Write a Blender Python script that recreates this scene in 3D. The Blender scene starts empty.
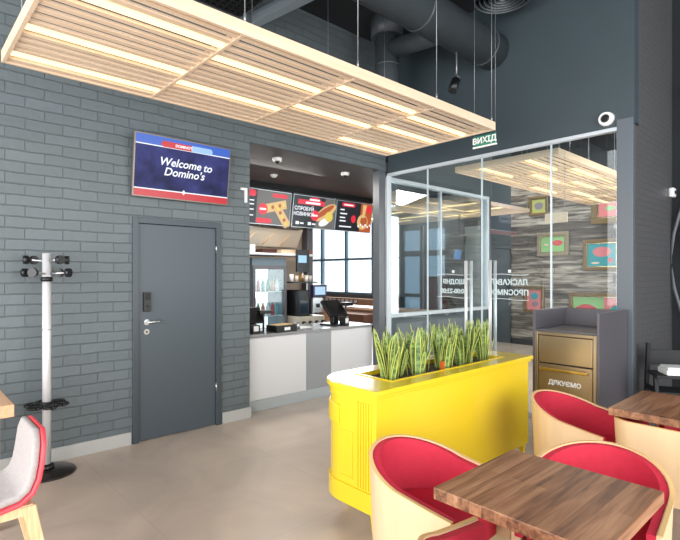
import bpy, bmesh, math, random
from math import radians as R, sin, cos, pi
from mathutils import Vector, Matrix
random.seed(7)
C = bpy.context.scene.collection
# ---------------------------------------------------------------- camera
cam_d = bpy.data.cameras.new('camera'); cam = bpy.data.objects.new('camera', cam_d); C.objects.link(cam)
cam.location = (0, 0, 1.55); cam.rotation_euler = (R(90), 0, R(47.47))
cam_d.sensor_width = 36; cam_d.lens = 490.7 * 36 / 680; cam_d.shift_y = 5 / 680
cam_d.clip_start = 0.05; bpy.context.scene.camera = cam
# ---------------------------------------------------------------- world, lights, exposure
w = bpy.data.worlds.new('daylight'); bpy.context.scene.world = w; w.use_nodes = True
w.node_tree.nodes['Background'].inputs[0].default_value = (0.93, 0.97, 1.0, 1)
w.node_tree.nodes['Background'].inputs[1].default_value = 1.8
def area(name, loc, rot, sx, sy, power, col=(1, 1, 1), spread=180):
    l = bpy.data.lights.new(name, 'AREA'); l.shape = 'RECTANGLE'; l.size = sx; l.size_y = sy
    l.energy = power; l.color = col; l.spread = R(spread)
    o = bpy.data.objects.new(name, l); C.objects.link(o); o.location = loc; o.rotation_euler = rot
    return o
def spot(name, loc, power, col=(1, .93, .85), size=R(110), rot=(0, 0, 0)):
    l = bpy.data.lights.new(name, 'SPOT'); l.energy = power; l.color = col; l.spot_size = size; l.spot_blend = .6
    l.shadow_soft_size = .06
    o = bpy.data.objects.new(name, l); C.objects.link(o); o.location = loc; o.rotation_euler = rot
    return o
area('daylight_right_windows', (3.1, 1.8, 1.9), (0, R(90), 0), 3.2, 7.5, 165, (1, .985, .97))
area('daylight_rear_windows', (-.8, -2.9, 2.0), (R(90), 0, 0), 7.0, 3.2, 235, (1, .985, .97))
area('daylight_hall_windows', (-11.2, 10.3, 2.3), (R(-90), 0, 0), 4.5, 2.4, 160, (.93, .97, 1))
for hx, hy in ((-4.6, 7.0), (-3.2, 8.8), (-5.6, 9.0)): area('hall_ceiling_light', (hx, hy, 4.45), (0, 0, 0), .35, .35, 42, (1, .96, .9))
area('vestibule_fill_light', (-1.75, 7.2, 1.7), (0, R(90), 0), 2.4, 3.1, 80, (1, .98, .95))  # added fill brightening the planks and second lamp, solid wall behind it
area('kitchen_ceiling_light', (-5.6, 3.9, 2.96), (0, R(-12), 0), .9, 1.6, 60, (1, .96, .9))
vs = bpy.context.scene.view_settings
vs.view_transform = 'Standard'; vs.look = 'None'; vs.gamma = 1; vs.use_curve_mapping = False
vs.exposure = 0.5
# ---------------------------------------------------------------- materials
def lin(c): return tuple((x / 12.92 if x <= .04045 else ((x + .055) / 1.055) ** 2.4) for x in [v / 255 for v in c]) + (1,)
def newmat(name):
    m = bpy.data.materials.new(name); m.use_nodes = True
    return m, m.node_tree.nodes, m.node_tree.links, m.node_tree.nodes['Principled BSDF']
def mat(name, rgb, rough=.5, metal=0, coat=0, noise=0, nscale=8, bump=0, bscale=60, emit=0, spec=.5, stretch=None):
    m, N, L, p = newmat(name)
    c = lin(rgb); p.inputs['Base Color'].default_value = c
    p.inputs['Roughness'].default_value = rough; p.inputs['Metallic'].default_value = metal
    p.inputs['Coat Weight'].default_value = coat; p.inputs['Specular IOR Level'].default_value = spec
    if emit: p.inputs['Emission Color'].default_value = c; p.inputs['Emission Strength'].default_value = emit
    if noise or bump:
        tc = N.new('ShaderNodeTexCoord'); mp = N.new('ShaderNodeMapping'); L.new(tc.outputs['Object'], mp.inputs[0])
        if stretch: mp.inputs['Scale'].default_value = stretch
    if noise:
        n = N.new('ShaderNodeTexNoise'); n.inputs['Scale'].default_value = nscale; n.inputs['Detail'].default_value = 5
        L.new(mp.outputs[0], n.inputs[0])
        r = N.new('ShaderNodeValToRGB'); r.color_ramp.elements[0].position = .3; r.color_ramp.elements[1].position = .7
        r.color_ramp.elements[0].color = tuple(x * (1 - noise) for x in c[:3]) + (1,)
        r.color_ramp.elements[1].color = tuple(min(1, x * (1 + noise)) for x in c[:3]) + (1,)
        L.new(n.outputs['Fac'], r.inputs[0]); L.new(r.outputs[0], p.inputs['Base Color'])
    if bump:
        n2 = N.new('ShaderNodeTexNoise'); n2.inputs['Scale'].default_value = bscale; L.new(mp.outputs[0], n2.inputs[0])
        b = N.new('ShaderNodeBump'); b.inputs['Strength'].default_value = bump; b.inputs['Distance'].default_value = .01
        L.new(n2.outputs['Fac'], b.inputs['Height']); L.new(b.outputs[0], p.inputs['Normal'])
    return m
def emis(name, rgb, s=1.0):
    m, N, L, p = newmat(name)
    p.inputs['Base Color'].default_value = (0, 0, 0, 1); p.inputs['Roughness'].default_value = .3
    p.inputs['Emission Color'].default_value = lin(rgb); p.inputs['Emission Strength'].default_value = s
    return m
def brickmat(name, rgb, ax, bw, bh, mortar, bumpd, dark=.8, rough=.55, var=.06, streaks=0):
    """painted brick relief; ax = which object axis runs along the courses"""
    m, N, L, p = newmat(name)
    tc = N.new('ShaderNodeTexCoord'); sp = N.new('ShaderNodeSeparateXYZ'); cb = N.new('ShaderNodeCombineXYZ')
    L.new(tc.outputs['Object'], sp.inputs[0]); L.new(sp.outputs[ax], cb.inputs[0]); L.new(sp.outputs[2], cb.inputs[1])
    wn = N.new('ShaderNodeTexNoise'); wn.inputs['Scale'].default_value = 5; L.new(tc.outputs['Object'], wn.inputs[0])
    wa = N.new('ShaderNodeVectorMath'); wa.operation = 'MULTIPLY_ADD'; wa.inputs[1].default_value = (.02, .02, 0)
    L.new(wn.outputs['Color'], wa.inputs[0]); L.new(cb.outputs[0], wa.inputs[2])
    bt = N.new('ShaderNodeTexBrick'); L.new(wa.outputs[0], bt.inputs['Vector'])
    c = lin(rgb)
    bt.inputs['Color1'].default_value = tuple(x * (1 + var) for x in c[:3]) + (1,)
    bt.inputs['Color2'].default_value = tuple(x * (1 - var) for x in c[:3]) + (1,)
    bt.inputs['Mortar'].default_value = tuple(x * dark for x in c[:3]) + (1,)
    bt.inputs['Scale'].default_value = 1; bt.inputs['Mortar Size'].default_value = mortar
    bt.inputs['Mortar Smooth'].default_value = .6; bt.inputs['Brick Width'].default_value = bw; bt.inputs['Row Height'].default_value = bh
    n = N.new('ShaderNodeTexNoise'); n.inputs['Scale'].default_value = 22; n.inputs['Detail'].default_value = 6
    L.new(tc.outputs['Object'], n.inputs[0])
    mx = N.new('ShaderNodeMath'); mx.operation = 'MULTIPLY_ADD'; mx.inputs[1].default_value = -1; 
    ns = N.new('ShaderNodeMath'); ns.operation = 'MULTIPLY'; ns.inputs[1].default_value = .55
    L.new(n.outputs['Fac'], ns.inputs[0]); L.new(bt.outputs['Fac'], mx.inputs[0]); L.new(ns.outputs[0], mx.inputs[2])
    b = N.new('ShaderNodeBump'); b.inputs['Strength'].default_value = 1; b.inputs['Distance'].default_value = bumpd
    L.new(mx.outputs[0], b.inputs['Height']); L.new(b.outputs[0], p.inputs['Normal'])
    L.new(bt.outputs['Color'], p.inputs['Base Color']); p.inputs['Roughness'].default_value = rough
    return m
def woodmat(name, cols, axis, stave=.05, length=.5, rough=.45, across=None, grain=40, gap=.0015, contrast=.35, coat=.0, lo=.28, hi=.75):
    """staves laid along `axis`, each its own tone, with stretched grain"""
    m, N, L, p = newmat(name)
    across = across if across is not None else (1 if axis == 0 else 0)
    tc = N.new('ShaderNodeTexCoord'); sp = N.new('ShaderNodeSeparateXYZ'); cb = N.new('ShaderNodeCombineXYZ')
    L.new(tc.outputs['Object'], sp.inputs[0]); L.new(sp.outputs[axis], cb.inputs[0]); L.new(sp.outputs[across], cb.inputs[1])
    bt = N.new('ShaderNodeTexBrick'); L.new(cb.outputs[0], bt.inputs['Vector'])
    bt.inputs['Color1'].default_value = (0, 0, 0, 1); bt.inputs['Color2'].default_value = (1, 1, 1, 1)
    bt.inputs['Mortar'].default_value = (.1, .1, .1, 1); bt.inputs['Scale'].default_value = 1
    bt.inputs['Mortar Size'].default_value = gap; bt.inputs['Brick Width'].default_value = length; bt.inputs['Row Height'].default_value = stave
    mp = N.new('ShaderNodeMapping'); sc = [grain] * 3; sc[axis] = grain * .07; mp.inputs['Scale'].default_value = sc
    L.new(tc.outputs['Object'], mp.inputs[0])
    n = N.new('ShaderNodeTexNoise'); n.inputs['Scale'].default_value = 1; n.inputs['Detail'].default_value = 6; n.inputs['Distortion'].default_value = .8
    L.new(mp.outputs[0], n.inputs[0])
    ad = N.new('ShaderNodeMix'); ad.inputs[0].default_value = 1 - contrast
    ad.data_type = 'FLOAT'; bw = N.new('ShaderNodeRGBToBW'); L.new(bt.outputs['Color'], bw.inputs[0])
    L.new(bw.outputs[0], ad.inputs[2]); L.new(n.outputs['Fac'], ad.inputs[3])
    r = N.new('ShaderNodeValToRGB'); els = r.color_ramp.elements
    els[0].position = lo; els[0].color = lin(cols[0]); els[1].position = hi; els[1].color = lin(cols[-1])
    if len(cols) == 3: e = els.new(.5); e.color = lin(cols[1])
    L.new(ad.outputs[0], r.inputs[0]); L.new(r.outputs[0], p.inputs['Base Color'])
    b = N.new('ShaderNodeBump'); b.inputs['Strength'].default_value = .35; b.inputs['Distance'].default_value = .003
    L.new(n.outputs['Fac'], b.inputs['Height']); L.new(b.outputs[0], p.inputs['Normal'])
    p.inputs['Roughness'].default_value = rough; p.inputs['Coat Weight'].default_value = coat
    return m
def glassmat(name, tint=(.93, .97, .98), refl=.06, edge=.6):
    m, N, L, p = newmat(name); N.remove(p)
    t = N.new('ShaderNodeBsdfTransparent'); t.inputs[0].default_value = tint + (1,)
    g = N.new('ShaderNodeBsdfGlossy'); g.inputs['Roughness'].default_value = .01; g.inputs[0].default_value = (1, 1, 1, 1)
    fr = N.new('ShaderNodeLayerWeight'); fr.inputs[0].default_value = .25
    mr = N.new('ShaderNodeMapRange'); mr.inputs[3].default_value = refl; mr.inputs[4].default_value = edge
    L.new(fr.outputs['Fresnel'], mr.inputs[0])
    mx = N.new('ShaderNodeMixShader'); L.new(mr.outputs[0], mx.inputs[0]); L.new(t.outputs[0], mx.inputs[1]); L.new(g.outputs[0], mx.inputs[2])
    L.new(mx.outputs[0], N['Material Output'].inputs[0])
    return m
M = {}
M['brick'] = brickmat('painted_brick', (93, 102, 106), 1, .27, .088, .005, .009, dark=.93, var=.06)
M['sidebrick'] = brickmat('dark_brick', (84, 84, 86), 1, .25, .06, .003, .003, dark=.92, rough=.4, var=.03)
M['dark'] = mat('anthracite_paint', (60, 72, 78), .5, noise=.05, nscale=2, bump=.05)
M['ceil'] = mat('black_ceiling', (30, 35, 39), .8, noise=.15, nscale=1.5)
M['duct'] = mat('painted_duct', (66, 73, 78), .42, noise=.06, nscale=6)
M['soffit'] = mat('dark_soffit', (62, 62, 65), .6)
M['post'] = mat('dark_post', (84, 88, 93), .3)
M['base'] = mat('grey_baseboard', (176, 176, 174), .45, noise=.03)
M['door'] = mat('slate_door', (72, 81, 89), .42)
M['doorframe'] = mat('slate_door_frame', (62, 71, 79), .4)
M['steel'] = mat('brushed_steel', (200, 201, 203), .28, 1, bump=.02, bscale=200)
M['chrome'] = mat('chrome', (225, 225, 225), .12, 1)
M['alu'] = mat('aluminium_profile', (190, 196, 202), .35, .7)
M['alulight'] = mat('white_profile', (205, 212, 218), .4, .2)
M['black'] = mat('black_plastic', (16, 17, 19), .35)
M['blackmat'] = mat('black_powder_coat', (20, 21, 23), .6)
M['white'] = mat('white_plastic', (235, 235, 233), .35)
M['cable'] = mat('steel_cable', (150, 152, 155), .4, .6)
M['whitepanel'] = mat('pale_laminate', (214, 214, 216), .35)
M['greypanel'] = mat('grey_metal_panel', (158, 161, 165), .3, .2)
M['plinth'] = mat('plinth_metal', (190, 198, 202), .35, .5)
M['worktop'] = mat('grey_worktop', (140, 140, 142), .25, noise=.06, nscale=30)
M['yellow'] = mat('yellow_lacquer', (230, 198, 40), .22, coat=.5)
M['soil'] = mat('soil', (70, 55, 42), .95, noise=.3, nscale=40, bump=.6)
M['red'] = mat('raspberry_fabric', (194, 34, 60), .75, noise=.05, nscale=30, bump=.15, bscale=350)
M['ply'] = mat('birch_plywood', (218, 188, 150), .45, noise=.05, nscale=3, stretch=(6, 6, .8))
M['plyedge'] = mat('plywood_edge', (226, 186, 128), .5)
M['beech'] = woodmat('beech', [(214, 176, 128), (240, 212, 172)], 2, .5, 3, across=0, grain=50, contrast=.1)
M['tabletop'] = woodmat('walnut_staves', [(84, 50, 30), (134, 90, 60), (172, 126, 92)], 1, .048, .6, rough=.45, grain=42, contrast=.24, gap=.0008, lo=.3, hi=.74)
M['lamp'] = woodmat('pale_pine', [(220, 192, 162), (236, 212, 186)], 1, 1, .9, across=2, grain=26, contrast=.3, gap=0)
M['led'] = emis('led_diffuser', (255, 218, 150), 2.0)
M['greyfab'] = mat('grey_upholstery', (168, 160, 158), .9, noise=.07, nscale=60, bump=.3, bscale=400)
M['pink'] = mat('coral_red_lacquer', (236, 72, 82), .45)
M['ltable'] = woodmat('light_oak', [(214, 160, 118), (240, 198, 164)], 0, .09, 1.2, grain=40)
M['gold'] = mat('bronze_metal', (172, 154, 128), .3, .85, noise=.12, nscale=1.5, bump=.015, bscale=200)
M['goldbright'] = mat('polished_brass', (226, 202, 150), .2, 1)
M['cab'] = mat('graphite_laminate', (88, 85, 90), .35)
M['frame_gold'] = mat('old_gilt', (122, 94, 44), .4, .5, noise=.3, nscale=40, bump=.4, bscale=120)
M['frame_silver'] = mat('old_silver_gilt', (150, 138, 112), .4, .5, noise=.25, nscale=40, bump=.4, bscale=120)
M['glass'] = glassmat('clear_glass')
M['glasst'] = glassmat('pale_green_glass', (.9, .96, .97), .05, .5)
M['brown'] = mat('brown_leather', (128, 92, 72), .5, bump=.1, bscale=30)
M['woodmid'] = mat('mid_brown_wood', (184, 142, 114), .5, noise=.1, nscale=6)
M['beige'] = mat('beige_tile', (170, 150, 132), .45)
M['hood'] = mat('hood_steel', (204, 194, 178), .35, .25)
M['bluegrey'] = mat('blue_grey_mullion', (120, 146, 166), .45)
M['maroon'] = mat('maroon_panel', (86, 34, 40), .6)
M['lgrey'] = mat('pale_grey_paint', (176, 186, 192), .6)
M['rubber'] = mat('dark_bronze_base', (46, 40, 38), .3, .4)

def plankmat():
    m, N, L, p = newmat('weathered_planks')
    tc = N.new('ShaderNodeTexCoord'); sp = N.new('ShaderNodeSeparateXYZ'); cb = N.new('ShaderNodeCombineXYZ')
    L.new(tc.outputs['Object'], sp.inputs[0]); L.new(sp.outputs[0], cb.inputs[0]); L.new(sp.outputs[2], cb.inputs[1])
    bt = N.new('ShaderNodeTexBrick'); L.new(cb.outputs[0], bt.inputs[0])
    bt.inputs['Color1'].default_value = (0, 0, 0, 1); bt.inputs['Color2'].default_value = (1, 1, 1, 1); bt.inputs['Mortar'].default_value = (0, 0, 0, 1)
    bt.inputs['Scale'].default_value = 1; bt.inputs['Mortar Size'].default_value = .006
    bt.inputs['Brick Width'].default_value = 2.3; bt.inputs['Row Height'].default_value = .175
    mp = N.new('ShaderNodeMapping'); mp.inputs['Scale'].default_value = (1.8, 1, 16); L.new(tc.outputs['Object'], mp.inputs[0])
    n = N.new('ShaderNodeTexNoise'); n.inputs['Scale'].default_value = 1; n.inputs['Detail'].default_value = 8; n.inputs['Distortion'].default_value = .6
    L.new(mp.outputs[0], n.inputs[0])
    bw = N.new('ShaderNodeRGBToBW'); L.new(bt.outputs['Color'], bw.inputs[0])
    ad = N.new('ShaderNodeMix'); ad.data_type = 'FLOAT'; ad.inputs[0].default_value = .8
    L.new(bw.outputs[0], ad.inputs[2]); L.new(n.outputs['Fac'], ad.inputs[3])
    r = N.new('ShaderNodeValToRGB'); e = r.color_ramp.elements
    e[0].position = .3; e[0].color = lin((46, 38, 33)); e[1].position = .72; e[1].color = lin((190, 182, 170))
    k = e.new(.47); k.color = lin((88, 76, 66)); L.new(ad.outputs[0], r.inputs[0]); L.new(r.outputs[0], p.inputs['Base Color'])
    mn = N.new('ShaderNodeMix'); mn.data_type = 'FLOAT'; p.inputs['Roughness'].default_value = .7
    b = N.new('ShaderNodeBump'); b.inputs['Distance'].default_value = .01; b.inputs['Strength'].default_value = .7
    L.new(ad.outputs[0], b.inputs['Height']); L.new(b.outputs[0], p.inputs['Normal'])
    return m
M['planks'] = plankmat()
def floormat():
    m, N, L, p = newmat('concrete_tile_floor')
    tc = N.new('ShaderNodeTexCoord'); mp = N.new('ShaderNodeMapping'); L.new(tc.outputs['Object'], mp.inputs[0])
    bt = N.new('ShaderNodeTexBrick'); L.new(mp.outputs[0], bt.inputs[0]); bt.offset = 0
    a = lin((196, 180, 166)); d = lin((193, 177, 163)); g = lin((174, 160, 148))
    bt.inputs['Color1'].default_value = a; bt.inputs['Color2'].default_value = d; bt.inputs['Mortar'].default_value = g
    bt.inputs['Scale'].default_value = 1; bt.inputs['Mortar Size'].default_value = .002
    bt.inputs['Brick Width'].default_value = 1.2; bt.inputs['Row Height'].default_value = 1.2
    n = N.new('ShaderNodeTexNoise'); n.inputs['Scale'].default_value = 1.6; n.inputs['Detail'].default_value = 7; n.inputs['Distortion'].default_value = 1
    L.new(tc.outputs['Object'], n.inputs[0])
    r = N.new('ShaderNodeValToRGB'); r.color_ramp.elements[0].position = .3; r.color_ramp.elements[1].position = .7
    r.color_ramp.elements[0].color = (.82, .82, .83, 1); r.color_ramp.elements[1].color = (1.1, 1.09, 1.07, 1); L.new(n.outputs['Fac'], r.inputs[0])
    mx = N.new('ShaderNodeMix'); mx.data_type = 'RGBA'; mx.blend_type = 'MULTIPLY'; mx.inputs[0].default_value = 1
    L.new(bt.outputs['Color'], mx.inputs[6]); L.new(r.outputs[0], mx.inputs[7]); L.new(mx.outputs[2], p.inputs['Base Color'])
    p.inputs['Roughness'].default_value = .36
    return m
M['floor'] = floormat()
def leafmat():
    m, N, L, p = newmat('snake_plant_leaf')
    tc = N.new('ShaderNodeTexCoord'); mp = N.new('ShaderNodeMapping'); mp.inputs['Scale'].default_value = (12, 12, 60); L.new(tc.outputs['Object'], mp.inputs[0])
    n = N.new('ShaderNodeTexNoise'); n.inputs['Scale'].default_value = 1; n.inputs['Detail'].default_value = 3; L.new(mp.outputs[0], n.inputs[0])
    r = N.new('ShaderNodeValToRGB'); r.color_ramp.elements[0].position = .35; r.color_ramp.elements[1].position = .65
    r.color_ramp.elements[0].color = lin((62, 92, 52)); r.color_ramp.elements[1].color = lin((134, 160, 92))
    L.new(n.outputs['Fac'], r.inputs[0]); L.new(r.outputs[0], p.inputs['Base Color']); p.inputs['Roughness'].default_value = .35
    return m
M['leaf'] = leafmat(); M['leafedge'] = mat('leaf_margin', (186, 194, 96), .4)

# ---------------------------------------------------------------- mesh builder
class MB:
    def __init__(s): s.v = []; s.f = []; s.m = []; s.smooth = []
    def add(s, vs, fs, mi=0, sm=False, mx=None):
        b = len(s.v)
        s.v += [tuple(mx @ Vector(v)) if mx else tuple(v) for v in vs]
        for f in fs: s.f.append([i + b for i in f]); s.m.append(mi); s.smooth.append(sm)
        return s
    def box(s, a, b, mi=0, mx=None):
        (x0, y0, z0), (x1, y1, z1) = a, b
        if x0 > x1: x0, x1 = x1, x0
        if y0 > y1: y0, y1 = y1, y0
        if z0 > z1: z0, z1 = z1, z0
        return s.add([(x0,y0,z0),(x1,y0,z0),(x1,y1,z0),(x0,y1,z0),(x0,y0,z1),(x1,y0,z1),(x1,y1,z1),(x0,y1,z1)],
                     [(0,3,2,1),(4,5,6,7),(0,1,5,4),(1,2,6,5),(2,3,7,6),(3,0,4,7)], mi, False, mx)
    def rings(s, rs, mi=0, caps=True, sm=True, mx=None, closed=True):
        n = len(rs[0]); vs = [p for r in rs for p in r]; fs = []
        for i in range(len(rs) - 1):
            for j in range(n if closed else n - 1):
                k = (j + 1) % n; fs.append((i*n+j, i*n+k, (i+1)*n+k, (i+1)*n+j))
        s.add(vs, fs, mi, sm, mx)
        if caps:
            b = len(s.v) - len(vs)
            s.f.append([b + i for i in range(n)][::-1]); s.m.append(mi); s.smooth.append(False)
            s.f.append([b + (len(rs)-1)*n + i for i in range(n)]); s.m.append(mi); s.smooth.append(False)
        return s
    def cyl(s, p0, p1, r0, r1=None, n=16, mi=0, caps=True, sm=True):
        p0, p1 = Vector(p0), Vector(p1); r1 = r0 if r1 is None else r1
        q = (p1 - p0).to_track_quat('Z', 'Y')
        def ring(p, r): return [tuple(p + q @ Vector((r*cos(2*pi*i/n), r*sin(2*pi*i/n), 0))) for i in range(n)]
        return s.rings([ring(p0, r0), ring(p1, r1)], mi, caps, sm)
    def tube(s, pts, r, n=8, mi=0):
        pts = [Vector(p) for p in pts]; rs = []
        for i, p in enumerate(pts):
            d = (pts[min(i+1, len(pts)-1)] - pts[max(i-1, 0)]); q = d.to_track_quat('Z', 'Y')
            rr = r[i] if isinstance(r, (list, tuple)) else r
            rs.append([tuple(p + q @ Vector((rr*cos(2*pi*k/n), rr*sin(2*pi*k/n), 0))) for k in range(n)])
        return s.rings(rs, mi)
    def lathe(s, prof, c=(0, 0, 0), n=32, mi=0, mx=None, caps=True):
        rs = [[(c[0]+max(r, .0005)*cos(2*pi*i/n), c[1]+max(r, .0005)*sin(2*pi*i/n), c[2]+z) for i in range(n)] for r, z in prof]
        return s.rings(rs, mi, caps, True, mx)
    def ball(s, c, r, n=16, mi=0, sz=1):
        return s.lathe([(r*sin(pi*i/10), -r*sz*cos(pi*i/10)) for i in range(11)], c, n, mi)
    def prism(s, poly, z0, z1, mi=0, mx=None):
        n = len(poly); vs = [(x, y, z0) for x, y in poly] + [(x, y, z1) for x, y in poly]
        fs = [tuple(range(n))[::-1], tuple(range(n, 2*n))] + [(i, (i+1) % n, n+(i+1) % n, n+i) for i in range(n)]
        return s.add(vs, fs, mi, False, mx)
    def build(s, name, mats, parent=None, bevel=0, seg=2, loc=None, rot=None):
        me = bpy.data.meshes.new(name); me.from_pydata(s.v, [], s.f)
        for mm in (mats if isinstance(mats, (list, tuple)) else [mats]): me.materials.append(M[mm] if isinstance(mm, str) else mm)
        me.polygons.foreach_set('material_index', s.m); me.polygons.foreach_set('use_smooth', s.smooth)
        me.update()
        o = bpy.data.objects.new(name, me); C.objects.link(o)
        if parent: o.parent = parent
        if bevel:
            b = o.modifiers.new('bevel', 'BEVEL'); b.width = bevel; b.segments = seg; b.limit_method = 'ANGLE'; b.angle_limit = R(50)
        if loc: o.location = loc
        if rot: o.rotation_euler = rot
        return o
def box(name, a, b, m, parent=None, bevel=0, **k): return MB().box(a, b).build(name, m, parent, bevel, **k)
def tag(o, label=None, cat=None, group=None, kind=None):
    if label: o['label'] = label
    if cat: o['category'] = cat
    if group: o['group'] = group
    if kind: o['kind'] = kind
    return o
def empty(name, loc=(0, 0, 0), rz=0, **k):
    o = bpy.data.objects.new(name, None); C.objects.link(o); o.location = loc; o.rotation_euler = (0, 0, rz)
    o.empty_display_size = .1
    return tag(o, **k)
def struct(o, **k): return tag(o, kind='structure', **k)
def copy_tree(o, parent=None):
    c = o.copy(); C.objects.link(c); c.parent = parent
    for ch in [x for x in bpy.data.objects if x.parent == o]: copy_tree(ch, c)
    return c
def text(name, s, size, m, parent, mx, mirror=False, align='CENTER', depth=.0015, spacing=1.0, shear=0, bold=0):
    """lettering as a real mesh; mx places the text plane (x right, y up, z towards the reader)"""
    cu = bpy.data.curves.new(name, 'FONT'); cu.body = s; cu.size = size; cu.align_x = align; cu.align_y = 'CENTER'
    cu.extrude = depth; cu.space_character = spacing; cu.shear = shear; cu.offset = bold; cu.resolution_u = 3
    t = bpy.data.objects.new(name, cu); C.objects.link(t)
    dg = bpy.context.evaluated_depsgraph_get(); me = bpy.data.meshes.new_from_object(t.evaluated_get(dg))
    bpy.data.objects.remove(t); bpy.data.curves.remove(cu)
    if mirror: me.transform(Matrix.Diagonal((-1, 1, 1, 1))); me.flip_normals()
    me.transform(mx); me.materials.clear(); me.materials.append(M[m] if isinstance(m, str) else m)
    o = bpy.data.objects.new(name, me); C.objects.link(o); o.parent = parent
    return o
def plane_mx(origin, right, up):
    r = Vector(right).normalized(); u = Vector(up).normalized(); n = r.cross(u)
    return Matrix(((r.x, u.x, n.x, origin[0]), (r.y, u.y, n.y, origin[1]), (r.z, u.z, n.z, origin[2]), (0, 0, 0, 1)))

# ================================================================ SETTING
XW, YG, H = -4.6, 5.13, 4.7
struct(box('floor', (-13.6, -3.2, -.12), (3.3, 10.6, 0), 'floor'))
cl = struct(box('ceiling', (-13.6, -3.2, H), (3.3, 10.6, H + .12), 'ceil'))
for i in range(6):   # ribs of the ceiling deck
    pass
b = MB()
b.box((XW-.25, -3.2, 0), (XW, 1.66, H)); b.box((XW-.25, 1.66, 2.065), (XW, 2.515, H)); b.box((XW-.25, 2.515, 0), (XW, 2.885, H))
struct(b.build('wall_left', 'brick'))
struct(box('wall_lintel', (XW-.25, 2.885, 3.0), (XW, YG-.05, H), 'brick'))
b = MB(); b.box((XW, -3.2, 0), (XW+.015, 1.625, .115)); struct(b.build('baseboard_left', 'base', bevel=.003))
struct(MB().box((XW, 2.55, 0), (XW+.015, 2.885, .115)).box((XW-.25, 2.885, 0), (XW+.015, 2.9, .115)).build('baseboard_counter_side', 'base', bevel=.003))
# grey door
d = struct(empty('door_1', (XW, 1.635, 0)), label='flat slate grey door with lever handle in the brick wall')
MB().box((-.2, 0, 0), (.02, .055, 2.085)).box((-.2, .845, 0), (.02, .9, 2.085)).box((-.2, .055, 2.03), (.02, .845, 2.085)).build('door_frame', 'doorframe', d, .004)
box('door_leaf', (-.05, .058, .008), (-.004, .842, 2.027), 'door', d, .003)
h = MB(); h.cyl((0, .13, 1.11), (.012, .13, 1.11), .027); h.cyl((.012, .13, 1.11), (.055, .13, 1.11), .009); h.cyl((.05, .125, 1.11), (.05, .26, 1.115), .009)
h.build('door_handle', 'steel', d)
h = MB(); h.cyl((0, .13, 1.02), (.01, .13, 1.02), .026); h.cyl((.01, .13, 1.02), (.014, .13, 1.02), .009, mi=1); h.build('lock_rosette', ['steel', 'black'], d)
h = MB(); h.box((0, .10, 1.21), (.03, .165, 1.39)); h.box((.03, .108, 1.32), (.034, .157, 1.38), 1); h.cyl((.03, .132, 1.26), (.038, .132, 1.26), .012, mi=1)
h.build('code_lock', ['black', 'blackmat'], d, .012)
for z in (.35, 1.78): MB().cyl((.008, .847, z), (.008, .847, z+.09), .009).build('hinge', 'steel', d)
# glass front plane above and at the sides
GX0, GX1 = -4.6, -1.665
struct(box('wall_entrance', (GX0-.0, YG, 2.965), (-1.52, YG+.12, H), 'dark'))
struct(MB().box((-1.64, YG+.12, 0), (-1.52, 6.39, H)).box((-1.64, YG+.02, 0), (-1.52, YG+.12, 2.98)).build('wall_side', 'sidebrick'))
struct(MB().box((-1.665, YG-.025, 0), (-1.525, YG+.02, 3.03)).build('trim_1', mat('graphite_post', (92, 100, 108), .4), bevel=.004), label='tall graphite post closing the glass front beside the dark brick side wall')
struct(MB().box((GX0, YG-.02, 2.93), (GX1, YG+.04, 2.965)).build('trim_2', 'alulight', bevel=.003), label='aluminium head rail above the glass entrance front')
struct(MB().box((XW-.12, 4.95, 0), (XW+.0, YG-.05, 3.0)).build('wall_post', 'post', bevel=.004), label='dark square post at the end of the order counter')
struct(MB().box((XW+.0, YG-.045, 0), (XW+.03, YG+.03, 2.93)).build('trim_3', 'alulight', bevel=.004), label='aluminium upright where the glass front meets the dark post')
struct(MB().box((-1.52, 6.39, 0), (3.3, 6.5, H)).build('wall_right_back', 'ceil'))
# vestibule: lower wall, interior window
struct(MB().box((XW-.15, YG+.03, 0), (XW, 7.85, .97)).box((XW-.15, YG+.03, 2.92), (XW, 7.85, H)).box((XW-.15, 7.76, .97), (XW, 7.85, 2.92)).build('wall_window_side', 'dark'))
wn = struct(empty('window_1', (XW, YG+.03, 0)), label='long inner window in white frame seen through the glass front')
L1 = 7.76 - YG - .03
MB().box((-.08, 0, .95), (.02, L1, 1.0)).box((-.08, 0, 2.87), (.02, L1, 2.92)).box((-.08, 0, 1), (.01, .025, 2.87)).box((-.08, L1-.05, 1), (.02, L1, 2.87)).box((-.03, 1.22, 1), (.0, 1.235, 2.87)).build('window_frame', 'alulight', wn, .004)
box('window_pane', (-.035, .025, 1.0), (-.027, L1-.05, 2.87), 'glass', wn)
# back walls
YB = 10.4
struct(MB().box((-5.59, YB, 0), (-1.5, YB+.15, 3.56)).build('wall_planks', 'planks'))
struct(MB().box((-5.59, YB+.02, 3.56), (-1.5, YB+.15, H)).build('wall_above_planks', 'ceil'))
struct(MB().box((-8.85, YB, 2.85), (-7.3, YB+.15, H)).box((-7.3, YB, 0), (-5.59, YB+.15, H)).build('wall_back', 'dark'))
struct(MB().box((-13.6, YB, 0), (-8.85, YB+.15, .95)).box((-13.6, YB, 3.5), (-8.85, YB+.15, H)).build('wall_parapet', mat('grey_parapet', (120, 116, 114), .6)))
struct(MB().box((-13.6, 2.5, 0), (-13.45, YB, H)).build('wall_hall', 'dark'))
struct(MB().box((-1.64, 6.39, 0), (-1.55, YB, H)).build('wall_vestibule', 'dark'))
struct(MB().box((-13.6, -3.2, 0), (XW-.25, -3.1, H)).build('wall_rear_left', 'dark'))
struct(MB().box((-5.59, YB-.02, 0), (-1.64, YB, .12)).build('baseboard_planks', 'blackmat'))
wn = struct(empty('window_2', (-13.45, YB, 0)), label='tall bright facade window behind the counter area')
b = MB()
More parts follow.
